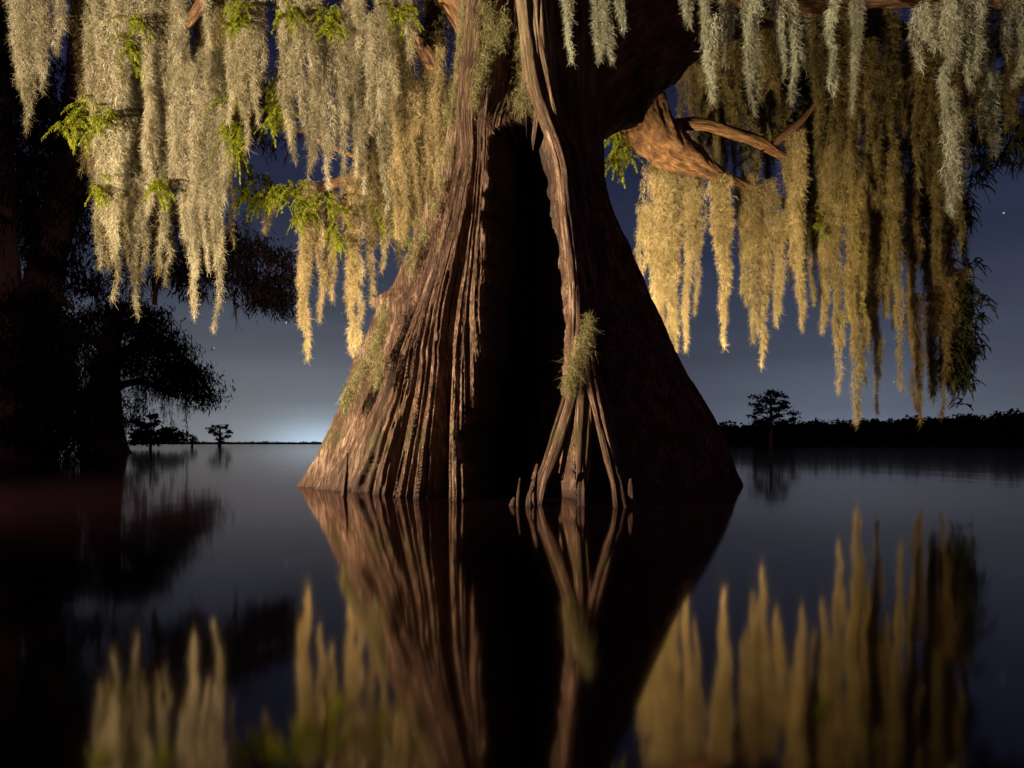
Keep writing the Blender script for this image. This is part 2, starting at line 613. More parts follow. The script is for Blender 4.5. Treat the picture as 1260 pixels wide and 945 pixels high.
    # behind the ridge the wood falls back before the broad right-hand flank
    D -= ridge(px, py, [(705, 20), (735, 200), (752, 380), (765, 520)], 18, 22, .22, .22, 0, .2)
    D += ridge(px, py, [(760, 230), (800, 400), (850, 540), (868, 610)], 26, 30, .12, .25, .2)
    R2 = np.maximum(R + np.where(front, D, (fbm(PH * 9, ZZ * .3, 4) - .5) * .3), 0.12)
    # seam smoothing at the back
    x = cxz(ZZ) + R2 * np.sin(PH)
    y = TY - R2 * np.cos(PH)
    V = np.stack([x, y, ZZ], -1).reshape(-1, 3)
    nc = len(ph)
    i = np.arange(nz - 1)[:, None] * nc
    j = np.arange(nc)[None, :]
    jn = (j + 1) % nc
    Q = np.stack([i + j, i + jn, i + nc + jn, i + nc + j], -1).reshape(-1, 4)
    UV = np.stack([PH * 1.75, ZZ], -1).reshape(-1, 2)
    return mesh_np('trunk', V, Q, UV, attr=np.where(px < 655, sstep(.0, .15, inm), sstep(.40, .90, inm)).ravel(),  # v masks the painted shade of the hollow
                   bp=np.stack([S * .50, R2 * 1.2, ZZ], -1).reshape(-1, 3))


tree = empty('bald_cypress', (-0.1, TY, 0))
tag(tree, 'huge old cypress with a flared fluted trunk and a dark hollow standing in the water', 'tree')


def place(name, me, mat, parent=None, smooth=True):
    o = link(name, me, mat, None, smooth)
    if parent:
        o.parent = parent
        top = parent
        off = Vector((0, 0, 0))
        while top:
            off += top.location
            top = top.parent
        o.matrix_parent_inverse.identity()
        o.location = -off                # mesh data is in world coordinates
    return o


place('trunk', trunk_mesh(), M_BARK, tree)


def tube(pts, rad, seg=14, step=0.15, rough=0.12, seed=0, cap=True):
    """knobbly tapered limb along a smooth path, returns V,Q,UV"""
    pts = np.array(pts, float)
    rad = np.array(rad, float)
    # Catmull-Rom
    e = np.vstack([2 * pts[0] - pts[1], pts, 2 * pts[-1] - pts[-2]])
    out, ro = [], []
    for k in range(len(pts) - 1):
        p0, p1, p2, p3 = e[k:k + 4]
        nn = max(2, int(np.linalg.norm(p2 - p1) / step))
        for u in np.linspace(0, 1, nn, endpoint=False):
            out.append(.5 * ((2 * p1) + (-p0 + p2) * u + (2 * p0 - 5 * p1 + 4 * p2 - p3) * u * u + (-p0 + 3 * p1 - 3 * p2 + p3) * u ** 3))
            ro.append(rad[k] * (1 - u) + rad[k + 1] * u)
    out.append(pts[-1])
    ro.append(rad[-1])
    out = np.array(out)
    ro = np.array(ro)
    T = np.gradient(out, axis=0)
    T /= np.linalg.norm(T, axis=1)[:, None] + 1e-9
    up = np.array([0.13, 0.31, 1.0]) if abs(T[0][2]) < .8 else np.array([1.0, 0.2, 0.1])
    n_ = len(out)
    A = np.cross(T, up)
    A /= np.linalg.norm(A, axis=1)[:, None] + 1e-9
    B = np.cross(A, T)
    th = np.linspace(0, 2 * PI, seg, endpoint=False)
    TH, LL = np.meshgrid(th, np.concatenate([[0], np.cumsum(np.linalg.norm(np.diff(out, axis=0), axis=1))]))
    nz_ = fbm(np.cos(TH) * 1.5 + seed, LL * 1.2 + np.sin(TH) * 1.5 + seed * 3.3, 4) - .5
    fine = fbm(TH * 3.5 + seed, LL * 1.2, 3) - .5
    fine *= np.minimum(1, np.minimum(TH, 2 * PI - TH) * 2)
    RR = ro[:, None] * (1 + rough * 2.2 * nz_ + rough * 1.6 * fine)
    V = out[:, None, :] + RR[..., None] * (np.cos(TH)[..., None] * A[:, None, :] + np.sin(TH)[..., None] * B[:, None, :])
    V = V.reshape(-1, 3)
    i = np.arange(n_ - 1)[:, None] * seg
    j = np.arange(seg)[None, :]
    Q = np.stack([i + j, i + (j + 1) % seg, i + seg + (j + 1) % seg, i + seg + j], -1).reshape(-1, 4)
    rr = float(np.mean(ro))
    UV = np.stack([np.minimum(TH, 2 * PI - TH) * rr, LL], -1).reshape(-1, 2)
    return V, Q, UV


def strand(pts, rad, seg, step, rough, seed):
    v, q, u = tube(pts, rad, seg, step, rough, seed)
    # bark coordinates wrap round the strand and run along it
    th = u[:, 0] / max(1e-6, float(np.mean(rad)) if False else np.mean(rad))
    bpc = np.stack([np.cos(u[:, 0] * 9) * .12 + seed, np.sin(u[:, 0] * 9) * .12, u[:, 1]], -1)
    return v, q, u, bpc


def merge(parts):
    V, Q, U, k = [], [], [], 0
    for v, q, u in parts:
        V.append(v)
        Q.append(q + k)
        U.append(u)
        k += len(v)
    return np.vstack(V), np.vstack(Q), np.vstack(U)


def limb(name, pix, parent, mat=M_LIMB, seg=18, step=.12, rough=.12, seed=0):
    """pix: list of (px, py, depth, radius in photo pixels)"""
    pts = [P(a, b, d) for a, b, d, r in pix]
    rad = [r / F * d for a, b, d, r in pix]
    v, q, u = tube(pts, rad, seg, step, rough, seed)
    return place(name, mesh_np(name, v, q, u), mat, parent)


# the root bundle that runs down the front of the trunk and forks at the moss cushion
MAIN = [(648, -90), (652, -20), (658, 40), (667, 100), (678, 145), (697, 200), (708, 270), (716, 340), (720, 400), (717, 436)]
rs = random.Random(5)


D_FORK = trunk_point(719, 436)[1] - .24


def root_strand(off, r_top, r_end, leg, seed, z_off=0.0, foot=6.8, start=0):
    pts, rad = [], []
    path = [(a + off * (1 + .0 * k), b) for k, (a, b) in enumerate(MAIN)][start:] + leg
    for k, (a, b) in enumerate(path):
        f_ = k / (len(path) - 1)
        p_ = trunk_point(a, min(b, 612))
        d = p_[1] - .20 - z_off
        if b > 430:
            t_ = (b - 436) / 180
            d = (D_FORK - z_off) * (1 - t_) + (foot - z_off) * t_
        a2 = a + rs.uniform(-2.2, 2.2) * (b < 430)
        pts.append(P(a2, b, d))
        rad.append((r_top * (1 - f_) + r_end * f_) * (1 + rs.uniform(-.15, .2)) / F * d)
    return strand(pts, rad, 26, .035, .42, seed)


BUNDLES = [
    (6.9, [(-13, 5.5, 5.0, [(703, 485), (689, 530), (675, 572), (664, 600), (655, 634)], 0.00), (-8, 6, 5.2, [(706, 480), (696, 520), (684, 560), (672, 590), (663, 632)], 0.05),
           (-4, 5.5, 2.6, [(708, 480), (701, 525), (695, 560), (690, 590)], 0.0), (-11, 5, 2.0, [(698, 480), (684, 525), (671, 565), (660, 592)], -0.06)]),
    (6.75, [(-2, 6, 5.0, [(716, 480), (716, 530), (715, 570), (716, 604), (717, 634)], 0.03), (3, 6, 4.4, [(722, 480), (723, 530), (721, 570), (718, 600)], 0.0), (0, 5, 3.2, [(711, 480), (710, 530), (713, 578)], 0.0)]),
    (6.6, [(8, 6, 5.0, [(730, 470), (741, 515), (751, 555), (762, 595), (770, 634)], 0.03), (12, 4.5, 4.2, [(736, 470), (747, 512), (758, 560), (768, 600), (778, 634)], -0.02), (5, 5, 3.4, [(726, 475), (736, 520), (747, 565), (756, 600), (760, 634)], 0.06)]),
]
sd_ = 0
for foot, bundle in BUNDLES:
    Vs, Qs, Us, Bs, k_ = [], [], [], [], 0
    for off, r1, r2, leg, zo in bundle:
        sd_ += 1
        v, q, u, b_ = root_strand(off, r1, r2, leg, sd_, zo, foot)
        Vs.append(v); Qs.append(q + k_); Us.append(u); Bs.append(b_)
        k_ += len(v)
    place('root', mesh_np('root', np.vstack(Vs), np.vstack(Qs), np.vstack(Us), bp=np.vstack(Bs)), M_BARK, tree)

near_limb = limb('limb', [(690, 150, 10.6, 50), (735, 88, 10.8, 72), (800, 40, 11.0, 66), (868, 8, 11.2, 50), (940, -8, 11.3, 37), (1020, -18, 11.3, 29),
                          (1110, -20, 11.2, 27), (1200, -16, 11.1, 25), (1330, -22, 10.4, 18), (1500, -60, 10.2, 10)], tree, seg=96, step=.04, rough=.15, seed=1)
back_limb = limb('limb', [(690, 60, 10.9, 40), (752, 100, 12.2, 36), (788, 148, 13.8, 31), (820, 180, 14.9, 24), (850, 197, 15.5, 17), (885, 215, 16.1, 7),
                          (940, 240, 16.9, 5), (1000, 262, 17.4, 4), (1080, 285, 17.9, 3), (1140, 330, 18.2, 3)], tree, seg=56, step=.05, rough=.34, seed=2)
high_limb = limb('limb', [(805, 176, 14.7, 12), (822, 160, 14.8, 9), (842, 153, 15.0, 7), (870, 154, 15.2, 6), (905, 165, 15.6, 7), (935, 175, 16, 7), (955, 187, 16.1, 4)], tree, seg=24, rough=.25, seed=5)
limb('branch', [(946, 183, 16.1, 4), (960, 170, 16.1, 5), (984, 150, 16.1, 4), (1010, 120, 16.2, 3)], high_limb, seed=6)
limb('branch', [(940, 180, 16.05, 6), (990, 200, 16.9, 4), (1060, 190, 17.8, 3), (1110, 230, 18.2, 3), (1150, 260, 18.4, 3)], high_limb, seed=26)
top_limb = limb('limb', [(740, -40, 10.8, 45), (850, -60, 13, 24), (1000, -20, 16.5, 12), (1100, 30, 17.6, 7), (1180, 80, 18.2, 5), (1250, 130, 18.4, 4)], tree, seg=24, seed=7)
limb('branch', [(1140, 60, 16.6, 4), (1125, 110, 16.6, 4), (1115, 155, 16.6, 3)], top_limb, seed=8)
limb('branch', [(1075, 140, 17.6, 3), (1090, 200, 17.9, 3), (1140, 290, 18.2, 3), (1175, 370, 18.4, 2)], top_limb, seed=9)
left_limb = limb('limb', [(635, 90, 10.9, 26), (590, 40, 11.4, 24), (525, -30, 12.0, 20), (400, -50, 12.3, 17), (280, -60, 12.6, 14), (150, -70, 12.6, 11), (0, -60, 12.6, 8), (-120, -40, 12.6, 5)], tree, seg=36, step=.08, rough=.18, seed=10)
limb('branch', [(500, -20, 12.1, 9), (510, 40, 12.8, 7), (527, 72, 13.0, 10), (540, 105, 13.1, 5), (546, 130, 13.1, 3)], left_limb, seed=11, rough=.3)
low_limb = limb('limb', [(620, 210, 10.9, 12), (540, 205, 12.8, 5), (480, 200, 13.3, 4), (440, 216, 13.6, 7), (390, 232, 13.8, 5), (330, 240, 13.9, 3), (295, 244, 13.9, 2)], tree, seg=20, seed=12)
limb('branch', [(470, 198, 13.3, 3), (430, 190, 13.2, 3), (370, 160, 13, 2.5), (330, 130, 12.9, 2)], low_limb, seed=13)
limb('branch', [(280, -50, 12.6, 8), (230, 30, 12.7, 6), (165, 90, 12.8, 4), (110, 150, 12.8, 3), (80, 155, 12.8, 2)], left_limb, seed=14)
limb('limb', [(665, -120, 10.2, 34), (700, -115, 9.4, 22), (800, -110, 9.0, 17), (950, -100, 8.8, 14), (1100, -95, 8.6, 12), (1300, -90, 8.5, 8)], tree, seg=24, seed=16)
# crown leader above the frame
limb('limb', [(655, -180, 10.3, 60), (640, -340, 10.5, 40), (600, -500, 10.8, 22)], tree, seg=32, seed=15)


# ------------------------------------------------------------------ moss
def ribbons(root, direc, length, width, curl=0.5, segs=3, v=None, r=rng):
    """thin curly strips. root,direc (n,3); length,width (n,)"""
    n_ = len(root)
    direc = direc / (np.linalg.norm(direc, axis=1)[:, None] + 1e-9)
    rnd = r.normal(size=(n_, 3))
    side = np.cross(direc, rnd)
    side /= np.linalg.norm(side, axis=1)[:, None] + 1e-9
    bend = np.cross(direc, side)
    bend /= np.linalg.norm(bend, axis=1)[:, None] + 1e-9
    tt = np.linspace(0, 1, segs + 1)
    cu = (r.random(n_) - .5) * 2 * curl
    ph = r.random(n_) * 6.28
    V = np.empty((n_, segs + 1, 2, 3), np.float32)
    for k, u in enumerate(tt):
        c = root + direc * (length * u)[:, None]
        c = c + bend * (length * cu * u * u)[:, None] + side * (length * 0.35 * curl * np.sin(u * 4 + ph))[:, None] * u
        c[:, 2] -= length * 0.25 * u * u
        w = width * (1 - 0.75 * u) * .5
        V[:, k, 0] = c - side * w[:, None]
        V[:, k, 1] = c + side * w[:, None]
    b = np.arange(n_)[:, None] * (segs + 1) * 2
    k = np.arange(segs)[None, :] * 2
    Q = np.stack([b + k, b + k + 1, b + k + 3, b + k + 2], -1).reshape(-1, 4)
    if v is None:
        v = r.random(n_)
    A = np.repeat(v, (segs + 1) * 2)
    return V.reshape(-1, 3), Q, A


def strand_fibres(px, ytop, ytip, hw, d, dens=1.0, fl=0.085, fw=0.0062, sway=0.0, r=rng, tipx=None, thick=1.0):
    """roots / directions of the fibres of one hanging strand (photo pixels at depth d)"""
    s = d / F
    top, tip = P(px, ytop, d), P(px if tipx is None else tipx, ytip, d)
    Lm = top[2] - tip[2]
    W = hw * s
    n_ = int(dens * (Lm * (2 * W + 0.10)) / (fl * fw) * 1.9)
    n_ = max(n_, 60)
    sd = r.random() * 100
    u = r.random(n_)
    # swellings along the strand
    prof = (1 - u) ** 0.8 * (0.62 + 0.38 * np.minimum(1, u * 4 + .12)) * (0.25 + 1.5 * fbm(u * Lm * 3.0 + sd, u * 0 + sd, 4)) + 0.020 / max(W, .02)
    ang = r.random(n_) * 6.283
    rad = np.sqrt(r.random(n_)) ** .7
    stray = r.random(n_) < .06
    rad = np.where(stray, rad * 1.5, rad)
    # lobes: the strand is a bundle of narrower locks
    nl = max(1, int(hw / 4.5))
    lock = r.integers(0, nl + 1, n_)
    la = r.random(nl + 1) * 6.28
    lr = 0.25 + 0.6 * r.random(nl + 1)
    le = 0.42 + 0.55 * r.random(nl + 1)
    le[0] = 1
    lr[0] *= .3
    u2 = u * le[lock]
    lw_ = 1.0 if nl == 1 else 0.50
    ox = W * prof * (np.cos(la[lock]) * lr[lock] * (nl > 1) + lw_ * rad * np.cos(ang))
    oy = W * thick * prof * (np.sin(la[lock]) * lr[lock] * (nl > 1) + lw_ * rad * np.sin(ang))
    wx = (fbm(u2 * Lm * 1.3 + sd * 2, lock * 2.0 + 1.5, 3) - .5) * 0.34 * min(1, Lm) * (1 + sway)
    wy = (fbm(u2 * Lm * .8 + sd * 3, u2 * 0 + 8.5, 2) - .5) * 0.22 * min(1, Lm)
    env = np.minimum(1, u2 * 4)
    root = top[None] * (1 - u2)[:, None] + tip[None] * u2[:, None]
    root[:, 0] += ox + wx * env
    root[:, 1] += oy + wy * env
    root[:, 2] += (r.random(n_) - .5) * .05
    core = (rad < .55) & (r.random(n_) < .75)
    dirn = np.stack([np.cos(ang) * .4, np.sin(ang) * .4, -0.6 + 0 * ang], -1) + r.normal(size=(n_, 3)) * .55
    dirn[core] = np.array([0, 0, -1]) + r.normal(size=(core.sum(), 3)) * .18
    ln = fl * (0.55 + 0.9 * r.random(n_))
    ln[core] *= 1.7
    ln[stray] *= 1.3
    wd = fw * (0.6 + 0.8 * r.random(n_))
    wd[core] *= 1.3
    lt = r.random(nl + 1) * .5 - .25
    vv = np.clip(r.random(n_) * .7 + .9 * (fbm(u * Lm * 2.5 + sd, lock * 3.7, 3) - .45) + lt[lock], 0, 1)
    vv[core] *= .75
    return root, dirn, ln, wd, vv


def moss_mesh(strands, r=rng, **kw):
    R_, D_, L_, W_, V_ = [], [], [], [], []
    for s in strands:
        a = strand_fibres(*s[:5], tipx=(s[5] if len(s) > 5 else None), r=r, **kw)
        for lst, x in zip((R_, D_, L_, W_, V_), a):
            lst.append(x)
    V, Q, A = ribbons(np.vstack(R_), np.vstack(D_), np.concatenate(L_), np.concatenate(W_), curl=.9, v=np.concatenate(V_), r=r)
    return mesh_np('spanish_moss', V, Q, attr=A)


def moss(label, strands, mat=M_MOSS, group=None, kind=None, name='spanish_moss', parent=None, **kw):
    me = moss_mesh(strands, **kw)
    o = link(name, me, mat, smooth=False)
    tag(o, label, 'hanging moss' if kind is None else None, group, kind)
    return o


G1 = 'pale moss hanging left of the trunk'
LEFT = [
    ('broad moss beard at the far left edge with one long pointed tip', [(38, -30, 160, 26, 12.0, 33), (22, -30, 118, 15, 12.2), (52, -20, 112, 15, 12.1), (68, -20, 66, 9, 12.1)]),
    ('long pale moss column behind the leftmost green leaf spray, ending in a thin tip', [(132, -40, 368, 24, 12.3, 141), (118, -30, 190, 15, 12.2), (150, -30, 210, 16, 12.3), (124, 120, 330, 13, 12.4)]),
    ('narrow moss strand with a curved tip just right of the leftmost long column', [(170, 90, 388, 17, 12.7, 166), (160, 60, 300, 14, 12.8), (178, 150, 345, 12, 12.8)]),
    ('wide moss curtain spreading into several locks left of the middle gap', [(190, -40, 250, 22, 12.4, 188), (182, 60, 262, 14, 12.3), (203, 100, 352, 15, 12.6, 203), (210, 0, 240, 18, 12.5)]),
    ('long moss strand with a wavy tip hanging left of the longest pair', [(232, 80, 390, 18, 12.6, 236), (224, 40, 290, 14, 12.6), (240, 150, 340, 13, 12.5)]),
    ('long straight moss strand with a sharp low tip beside the dark gap', [(266, 60, 405, 17, 12.5, 267), (254, 60, 330, 14, 12.6), (276, 130, 340, 10, 12.5, 272)]),
    ('short thin moss lock hanging over the brighter curtain near the top left', [(218, -20, 116, 12, 11.8, 220), (226, -20, 92, 8, 11.8)]),
    ('stubby moss tuft tipped beside the dark slot at the top left', [(256, -30, 60, 11, 11.9, 258)]),
    ('hanging moss beard with ragged tips above the blue sky gap', [(298, -40, 182, 24, 11.9, 301), (285, -30, 150, 14, 12.0), (314, -30, 150, 14, 11.9, 316)]),
    ('moss lock draped through green leaves, with one thin dangling tip beside the blue gap', [(352, -20, 120, 14, 12.0), (358, 60, 198, 11, 12.1, 363), (348, 100, 175, 8, 12.1, 360)]),
    ('large pale moss curtain hanging in the centre of the left half', [(384, -30, 200, 22, 12.0, 388), (372, -30, 150, 16, 12.0), (398, 10, 232, 20, 12.1, 404), (385, 100, 218, 14, 12.2)]),
    ('long moss beard hanging over the lower golden strands', [(418, 20, 222, 19, 12.2, 424), (432, 0, 215, 18, 12.3, 436), (445, 60, 235, 14, 12.4, 446)]),
    ('greyish moss lock at the top, hanging left of the red bark of the limb', [(458, 20, 160, 13, 11.5, 453), (470, 0, 145, 13, 11.5, 466), (478, 20, 118, 9, 11.5)]),
    ('small moss cluster at the top of the picture over the leaf spray', [(475, -40, 60, 18, 11.4), (500, -40, 40, 14, 11.3), (505, -20, 74, 8, 11.6), (494, 10, 110, 9, 11.9), (440, -40, 60, 18, 11.6)]),
    ('slim moss lock ending in a forked tip above the low golden strands', [(474, 110, 262, 14, 12.4, 480), (488, 120, 250, 10, 12.5, 486)]),
]
for lab, st in LEFT:
    st = [(a[0], a[1], a[2], a[3] * .98) + tuple(a[4:]) for a in st]
    moss(lab, st, M_MOSS, G1, fl=.065, fw=.0048, dens=.8)
G2 = 'golden moss hanging from the low branch left of the trunk'
LEFT2 = [
    ('sheet of brownish golden moss hanging against the left edge of the trunk', [(500, 110, 300, 15, 12.2), (515, 100, 322, 14, 12.2), (530, 85, 285, 12, 12.1), (543, 60, 240, 9, 12.0), (488, 150, 290, 12, 12.3), (536, 150, 262, 9, 12.0)]),
    ('golden moss strand with the lowest straight tip on the left of the low branch', [(381, 225, 440, 15, 13.6, 376), (374, 240, 400, 10, 13.6), (392, 235, 393, 9, 13.6, 397)]),
    ('short golden moss lock between the two longest golden strands', [(409, 240, 368, 11, 13.8, 410), (402, 230, 330, 10, 13.9)]),
    ('golden moss pair whose tips nearly touch the sky above the trunk base', [(428, 225, 437, 13, 13.7, 431), (442, 230, 450, 13, 13.6, 440), (435, 220, 370, 16, 13.7)]),
    ('golden moss lock nearest the fuzzy edge of the trunk', [(458, 210, 374, 13, 13.8, 457), (468, 220, 330, 11, 13.9)]),
    ('tiny moss tuft dangling from the tip of the low green branch', [(335, 230, 285, 7, 13.7, 331)]),
]
for lab, st in LEFT2:
    moss(lab, st, M_MOSS_GOLD, G2, fl=.07, fw=.0055)
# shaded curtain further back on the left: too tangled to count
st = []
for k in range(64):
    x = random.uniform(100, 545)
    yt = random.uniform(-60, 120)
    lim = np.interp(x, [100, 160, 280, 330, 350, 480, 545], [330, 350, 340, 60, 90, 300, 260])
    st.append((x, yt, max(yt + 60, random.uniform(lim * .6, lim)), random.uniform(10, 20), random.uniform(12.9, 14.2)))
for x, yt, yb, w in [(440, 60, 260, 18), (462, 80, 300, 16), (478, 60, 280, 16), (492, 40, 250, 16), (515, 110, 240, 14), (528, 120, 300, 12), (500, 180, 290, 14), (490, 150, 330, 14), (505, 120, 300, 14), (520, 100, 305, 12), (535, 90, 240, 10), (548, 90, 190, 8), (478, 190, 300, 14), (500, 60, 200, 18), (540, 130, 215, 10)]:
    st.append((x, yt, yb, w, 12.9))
moss('dim tangled moss filling the gaps behind the pale beards on the left', st, M_MOSS_SHADED, None, 'stuff', name='moss_curtain', dens=.7, fw=.008, fl=.09)

G3 = 'golden moss hanging right of the trunk'
R_ = random.uniform
RIGHT = [
    ('golden moss beard touching the right edge of the trunk, with several pointed tips', [(800, 200, 395, 16, 16.4, 807), (815, 215, 412, 15, 16.5, 811), (832, 205, 432, 14, 16.7, 831), (847, 210, 430, 11, 16.8, 844), (790, 250, 345, 8, 16.3), (822, 290, 425, 10, 16.6)]),
    ('small golden moss lock beside the right beard of the trunk', [(860, 215, 385, 9, 16.9, 858)]),
    ('brightest golden moss strand, smooth and pointed, right of the gap beside the trunk', [(885, 215, 425, 14, 16.0, 895), (893, 250, 400, 9, 16.0)]),
    ('wide golden moss beard with a deep central point', [(925, 240, 420, 16, 16.6, 930), (940, 245, 448, 15, 16.7, 939), (955, 260, 400, 12, 16.7, 956), (914, 240, 375, 12, 16.6, 917)]),
    ('round ended golden moss strand with a frayed short tip', [(982, 190, 405, 14, 16.4, 985), (975, 190, 330, 12, 16.5)]),
    ('thin dull moss strand just right of the round ended one', [(1006, 210, 375, 9, 17.2, 1000), (1012, 230, 408, 9, 17.0, 1011)]),
    ('golden moss strand trailing a detached thin thread above the treeline', [(1027, 200, 428, 13, 16.8, 1030), (1034, 380, 482, 3.5, 16.9, 1034), (1020, 220, 370, 10, 16.9)]),
    ('pale moss strand ending in the thinnest thread, nearest the treeline glow', [(1048, 200, 440, 13, 16.6, 1050), (1053, 400, 522, 3.5, 16.6, 1055), (1058, 240, 470, 9, 16.7, 1063)]),
    ('long ochre moss strand with a thick blunt tip left of the dark clump', [(1078, 190, 508, 13, 17.2, 1079), (1070, 210, 430, 10, 17.3)]),
    ('ochre moss strand with a narrow pale tip between the two longest', [(1100, 200, 478, 12, 17.0, 1108), (1090, 210, 390, 10, 17.2)]),
    ('lowest ochre moss strand on the right, like a club above the treeline', [(1122, 250, 430, 11, 17.6, 1124), (1130, 360, 518, 12, 17.6, 1129)]),
    ('broad dark ochre moss clump at the outer right end of the crown', [(1142, 300, 488, 16, 18.0, 1146), (1160, 290, 512, 16, 18.0, 1160), (1176, 330, 478, 12, 18.2, 1172), (1150, 180, 420, 16, 18.0)]),
]
for i_, (lab, st) in enumerate(RIGHT):
    st = [(a[0], a[1] - (R_(0, 45) if a[0] > 900 and a[1] < 300 else 0), a[2], a[3] * 1.25) + tuple(a[4:]) for a in st]
    moss(lab, st, M_MOSS_GOLD if i_ < 7 else (M_MOSS_OLIVE if i_ < 10 else M_MOSS_BROWN), G3, fw=.0065, fl=.08)
st = []
for k in range(90):
    x = random.uniform(860, 1185)
    yt = random.uniform(-40, 150)
    st.append((x, yt, random.uniform(200, 350) if x > 965 else random.uniform(120, 250), random.uniform(9, 17), random.uniform(17.3, 18.6)))
for k in range(26):
    x = random.uniform(990, 1180)
    st.append((x, random.uniform(-40, 60), random.uniform(120, 260), random.uniform(9, 15), random.uniform(15.6, 16.2)))
for k in range(16):
    x = random.uniform(840, 960)
    st.append((x, random.uniform(-40, 20), random.uniform(70, 140), random.uniform(9, 15), random.uniform(15.2, 16.0)))
for k in range(12):
    x = random.uniform(1040, 1175)
    st.append((x, random.uniform(180, 260), random.uniform(330, 430), random.uniform(9, 14), random.uniform(18, 19)))
for x, yt, yb, w in [(850, 70, 190, 10), (862, 80, 210, 10), (876, 60, 205, 10), (890, 90, 230, 9), (905, 110, 240, 9), (915, 150, 260, 9), (870, 120, 185, 9), (838, 90, 150, 8),
                     (928, 160, 250, 9), (775, 120, 170, 8), (1190, 60, 200, 10), (1205, 60, 170, 12), (1220, 90, 190, 10), (1240, 50, 160, 12), (1255, 60, 150, 10), (925, 60, 190, 12), (950, 60, 180, 12)]:
    st.append((x, yt, yb, w, 16.6))
for x, yt, yb, w in [(1182, 330, 455, 9), (1190, 350, 430, 7), (1170, 380, 500, 10), (1186, 240, 400, 9), (1178, 420, 470, 8), (1150, 420, 495, 8)]:
    st.append((x, yt, yb, w, 18.4))
moss('dull brown olive moss curtain high behind the golden strands on the right', st, M_MOSS_SHADED, None, 'stuff', name='moss_curtain', dens=.7, fw=.008, fl=.09)

G4 = 'grey green moss hanging from the near dark limb'
NEAR = [
    ('pointed grey moss tuft hanging against the dark trunk just right of the middle ridge', [(693, -20, 78, 9, 8.9, 694)]),
    ('thin grey moss wisp between two tufts against the dark trunk', [(733, -20, 72, 8, 8.9, 737)]),
    ('fuller grey moss tuft hanging against the dark trunk near the big limb', [(750, -20, 74, 9, 8.8, 751), (763, -20, 38, 5, 8.8)]),
    ('short grey moss tuft at the top edge where the big limb bends', [(846, -30, 28, 9, 8.7, 846)]),
    ('narrow curled grey moss strand hanging below the bend of the big limb', [(868, -20, 80, 10, 8.6, 872), (874, 20, 124, 8, 8.6, 879)]),
    ('short grey moss wisp between two longer grey strands', [(894, -20, 78, 8, 8.8, 893)]),
    ('longest broad grey moss strand hanging over the back limb', [(925, -20, 105, 12, 8.5, 926), (928, 40, 138, 9, 8.5, 929)]),
    ('forked grey moss beard right of the longest broad grey strand', [(958, -20, 95, 9, 8.6, 963), (973, -20, 124, 10, 8.6, 979), (988, 20, 80, 6, 8.7)]),
    ('slim grey moss strand hanging over the brown curtain', [(1017, 15, 114, 9, 8.8, 1020)]),
    ('tiny grey moss tuft at the top edge', [(1027, -20, 18, 5, 8.6)]),
    ('single soft brownish moss strand hanging in the shade at the top', [(1053, -10, 140, 10, 10.5, 1051)]),
    ('small grey moss tuft ending in a twig fork', [(1134, 5, 84, 7, 8.6, 1138)]),
    ('wispy little moss lock left of the bright right beard', [(1152, 5, 62, 5, 8.6, 1154)]),
    ('very long thin pale green moss rope hanging down to the sky on the right', [(1168, -10, 160, 6, 8.3, 1168), (1169, 110, 265, 8, 8.3, 1170)]),
    ('brightest grey moss beard near the upper right corner', [(1180, -20, 80, 11, 8.3), (1194, -20, 108, 13, 8.3, 1196), (1205, -10, 60, 8, 8.3)]),
    ('long sparse moss strand right of the brightest grey beard', [(1218, -10, 120, 9, 8.5, 1220), (1222, 90, 188, 5, 8.5, 1226)]),
    ('moss tuft cut off by the upper right corner', [(1238, 0, 70, 9, 8.4), (1252, 0, 106, 11, 8.4, 1256)]),
]
for lab, st in NEAR:
    moss(lab, st, M_MOSS_GREY, G4, fl=.05, fw=.0042, dens=.8)


# clinging moss on the trunk: clumps of fibres around given surface points
def tuft(label, pts, n_, spread, fl=.10, mat=M_TUFT, down=.6, out=.35, fw=.006):
    R_, D_ = [], []
    for (px, py, w) in pts:
        c = trunk_point(px, py, out)
        k = n_
        k = int(n_ * 2.4)
        R_.append(c + rng.normal(size=(k, 3)) * np.array([w / F * 7.5, .06, spread * .8]))
        D_.append(rng.normal(size=(k, 3)) * .7 + np.array([-.15, -.3, -down]))
    R_, D_ = np.vstack(R_), np.vstack(D_)
    m_ = len(R_)
    V, Q, A = ribbons(R_, D_, fl * .6 * (0.5 + rng.random(m_)), fw * .75 * (0.6 + .8 * rng.random(m_)), curl=1.1)
    o = link('moss_tuft', mesh_np('moss_tuft', V, Q, attr=A), mat, smooth=False)
    return tag(o, label, 'moss', 'moss clinging to the great trunk')


tuft('bushy moss cushion clinging where the middle ridge forks into roots', [(724, 398, 2.5), (722, 410, 4), (718, 422, 5), (714, 434, 6), (709, 447, 6), (704, 460, 4.5), (700, 473, 2.5)], 210, .07, fl=.12, out=.30, fw=.005)
tuft('moss fringe on the leaning root at the lower left edge of the trunk', [(474, 385, 3), (468, 402, 4), (464, 420, 4), (458, 435, 5), (447, 452, 4), (438, 468, 3), (430, 484, 3), (424, 496, 2), (468, 440, 3), (464, 462, 3)], 200, .09, out=.28)
tuft('thin moss fringe on the left edge of the trunk halfway up', [(512, 310, 3), (505, 326, 4), (522, 285, 4), (533, 255, 4), (541, 225, 4), (549, 190, 4)], 170, .12, fl=.09, out=.12)
tuft('shaggy moss on the shaded side of the left stem near the top', [(598, 15, 6), (602, 40, 8), (612, 45, 6), (597, 70, 6), (590, 95, 5), (584, 120, 4), (620, 30, 4), (572, 20, 4), (568, 50, 4), (564, 80, 3), (558, 110, 4), (552, 140, 4)], 230, .12, out=.10)
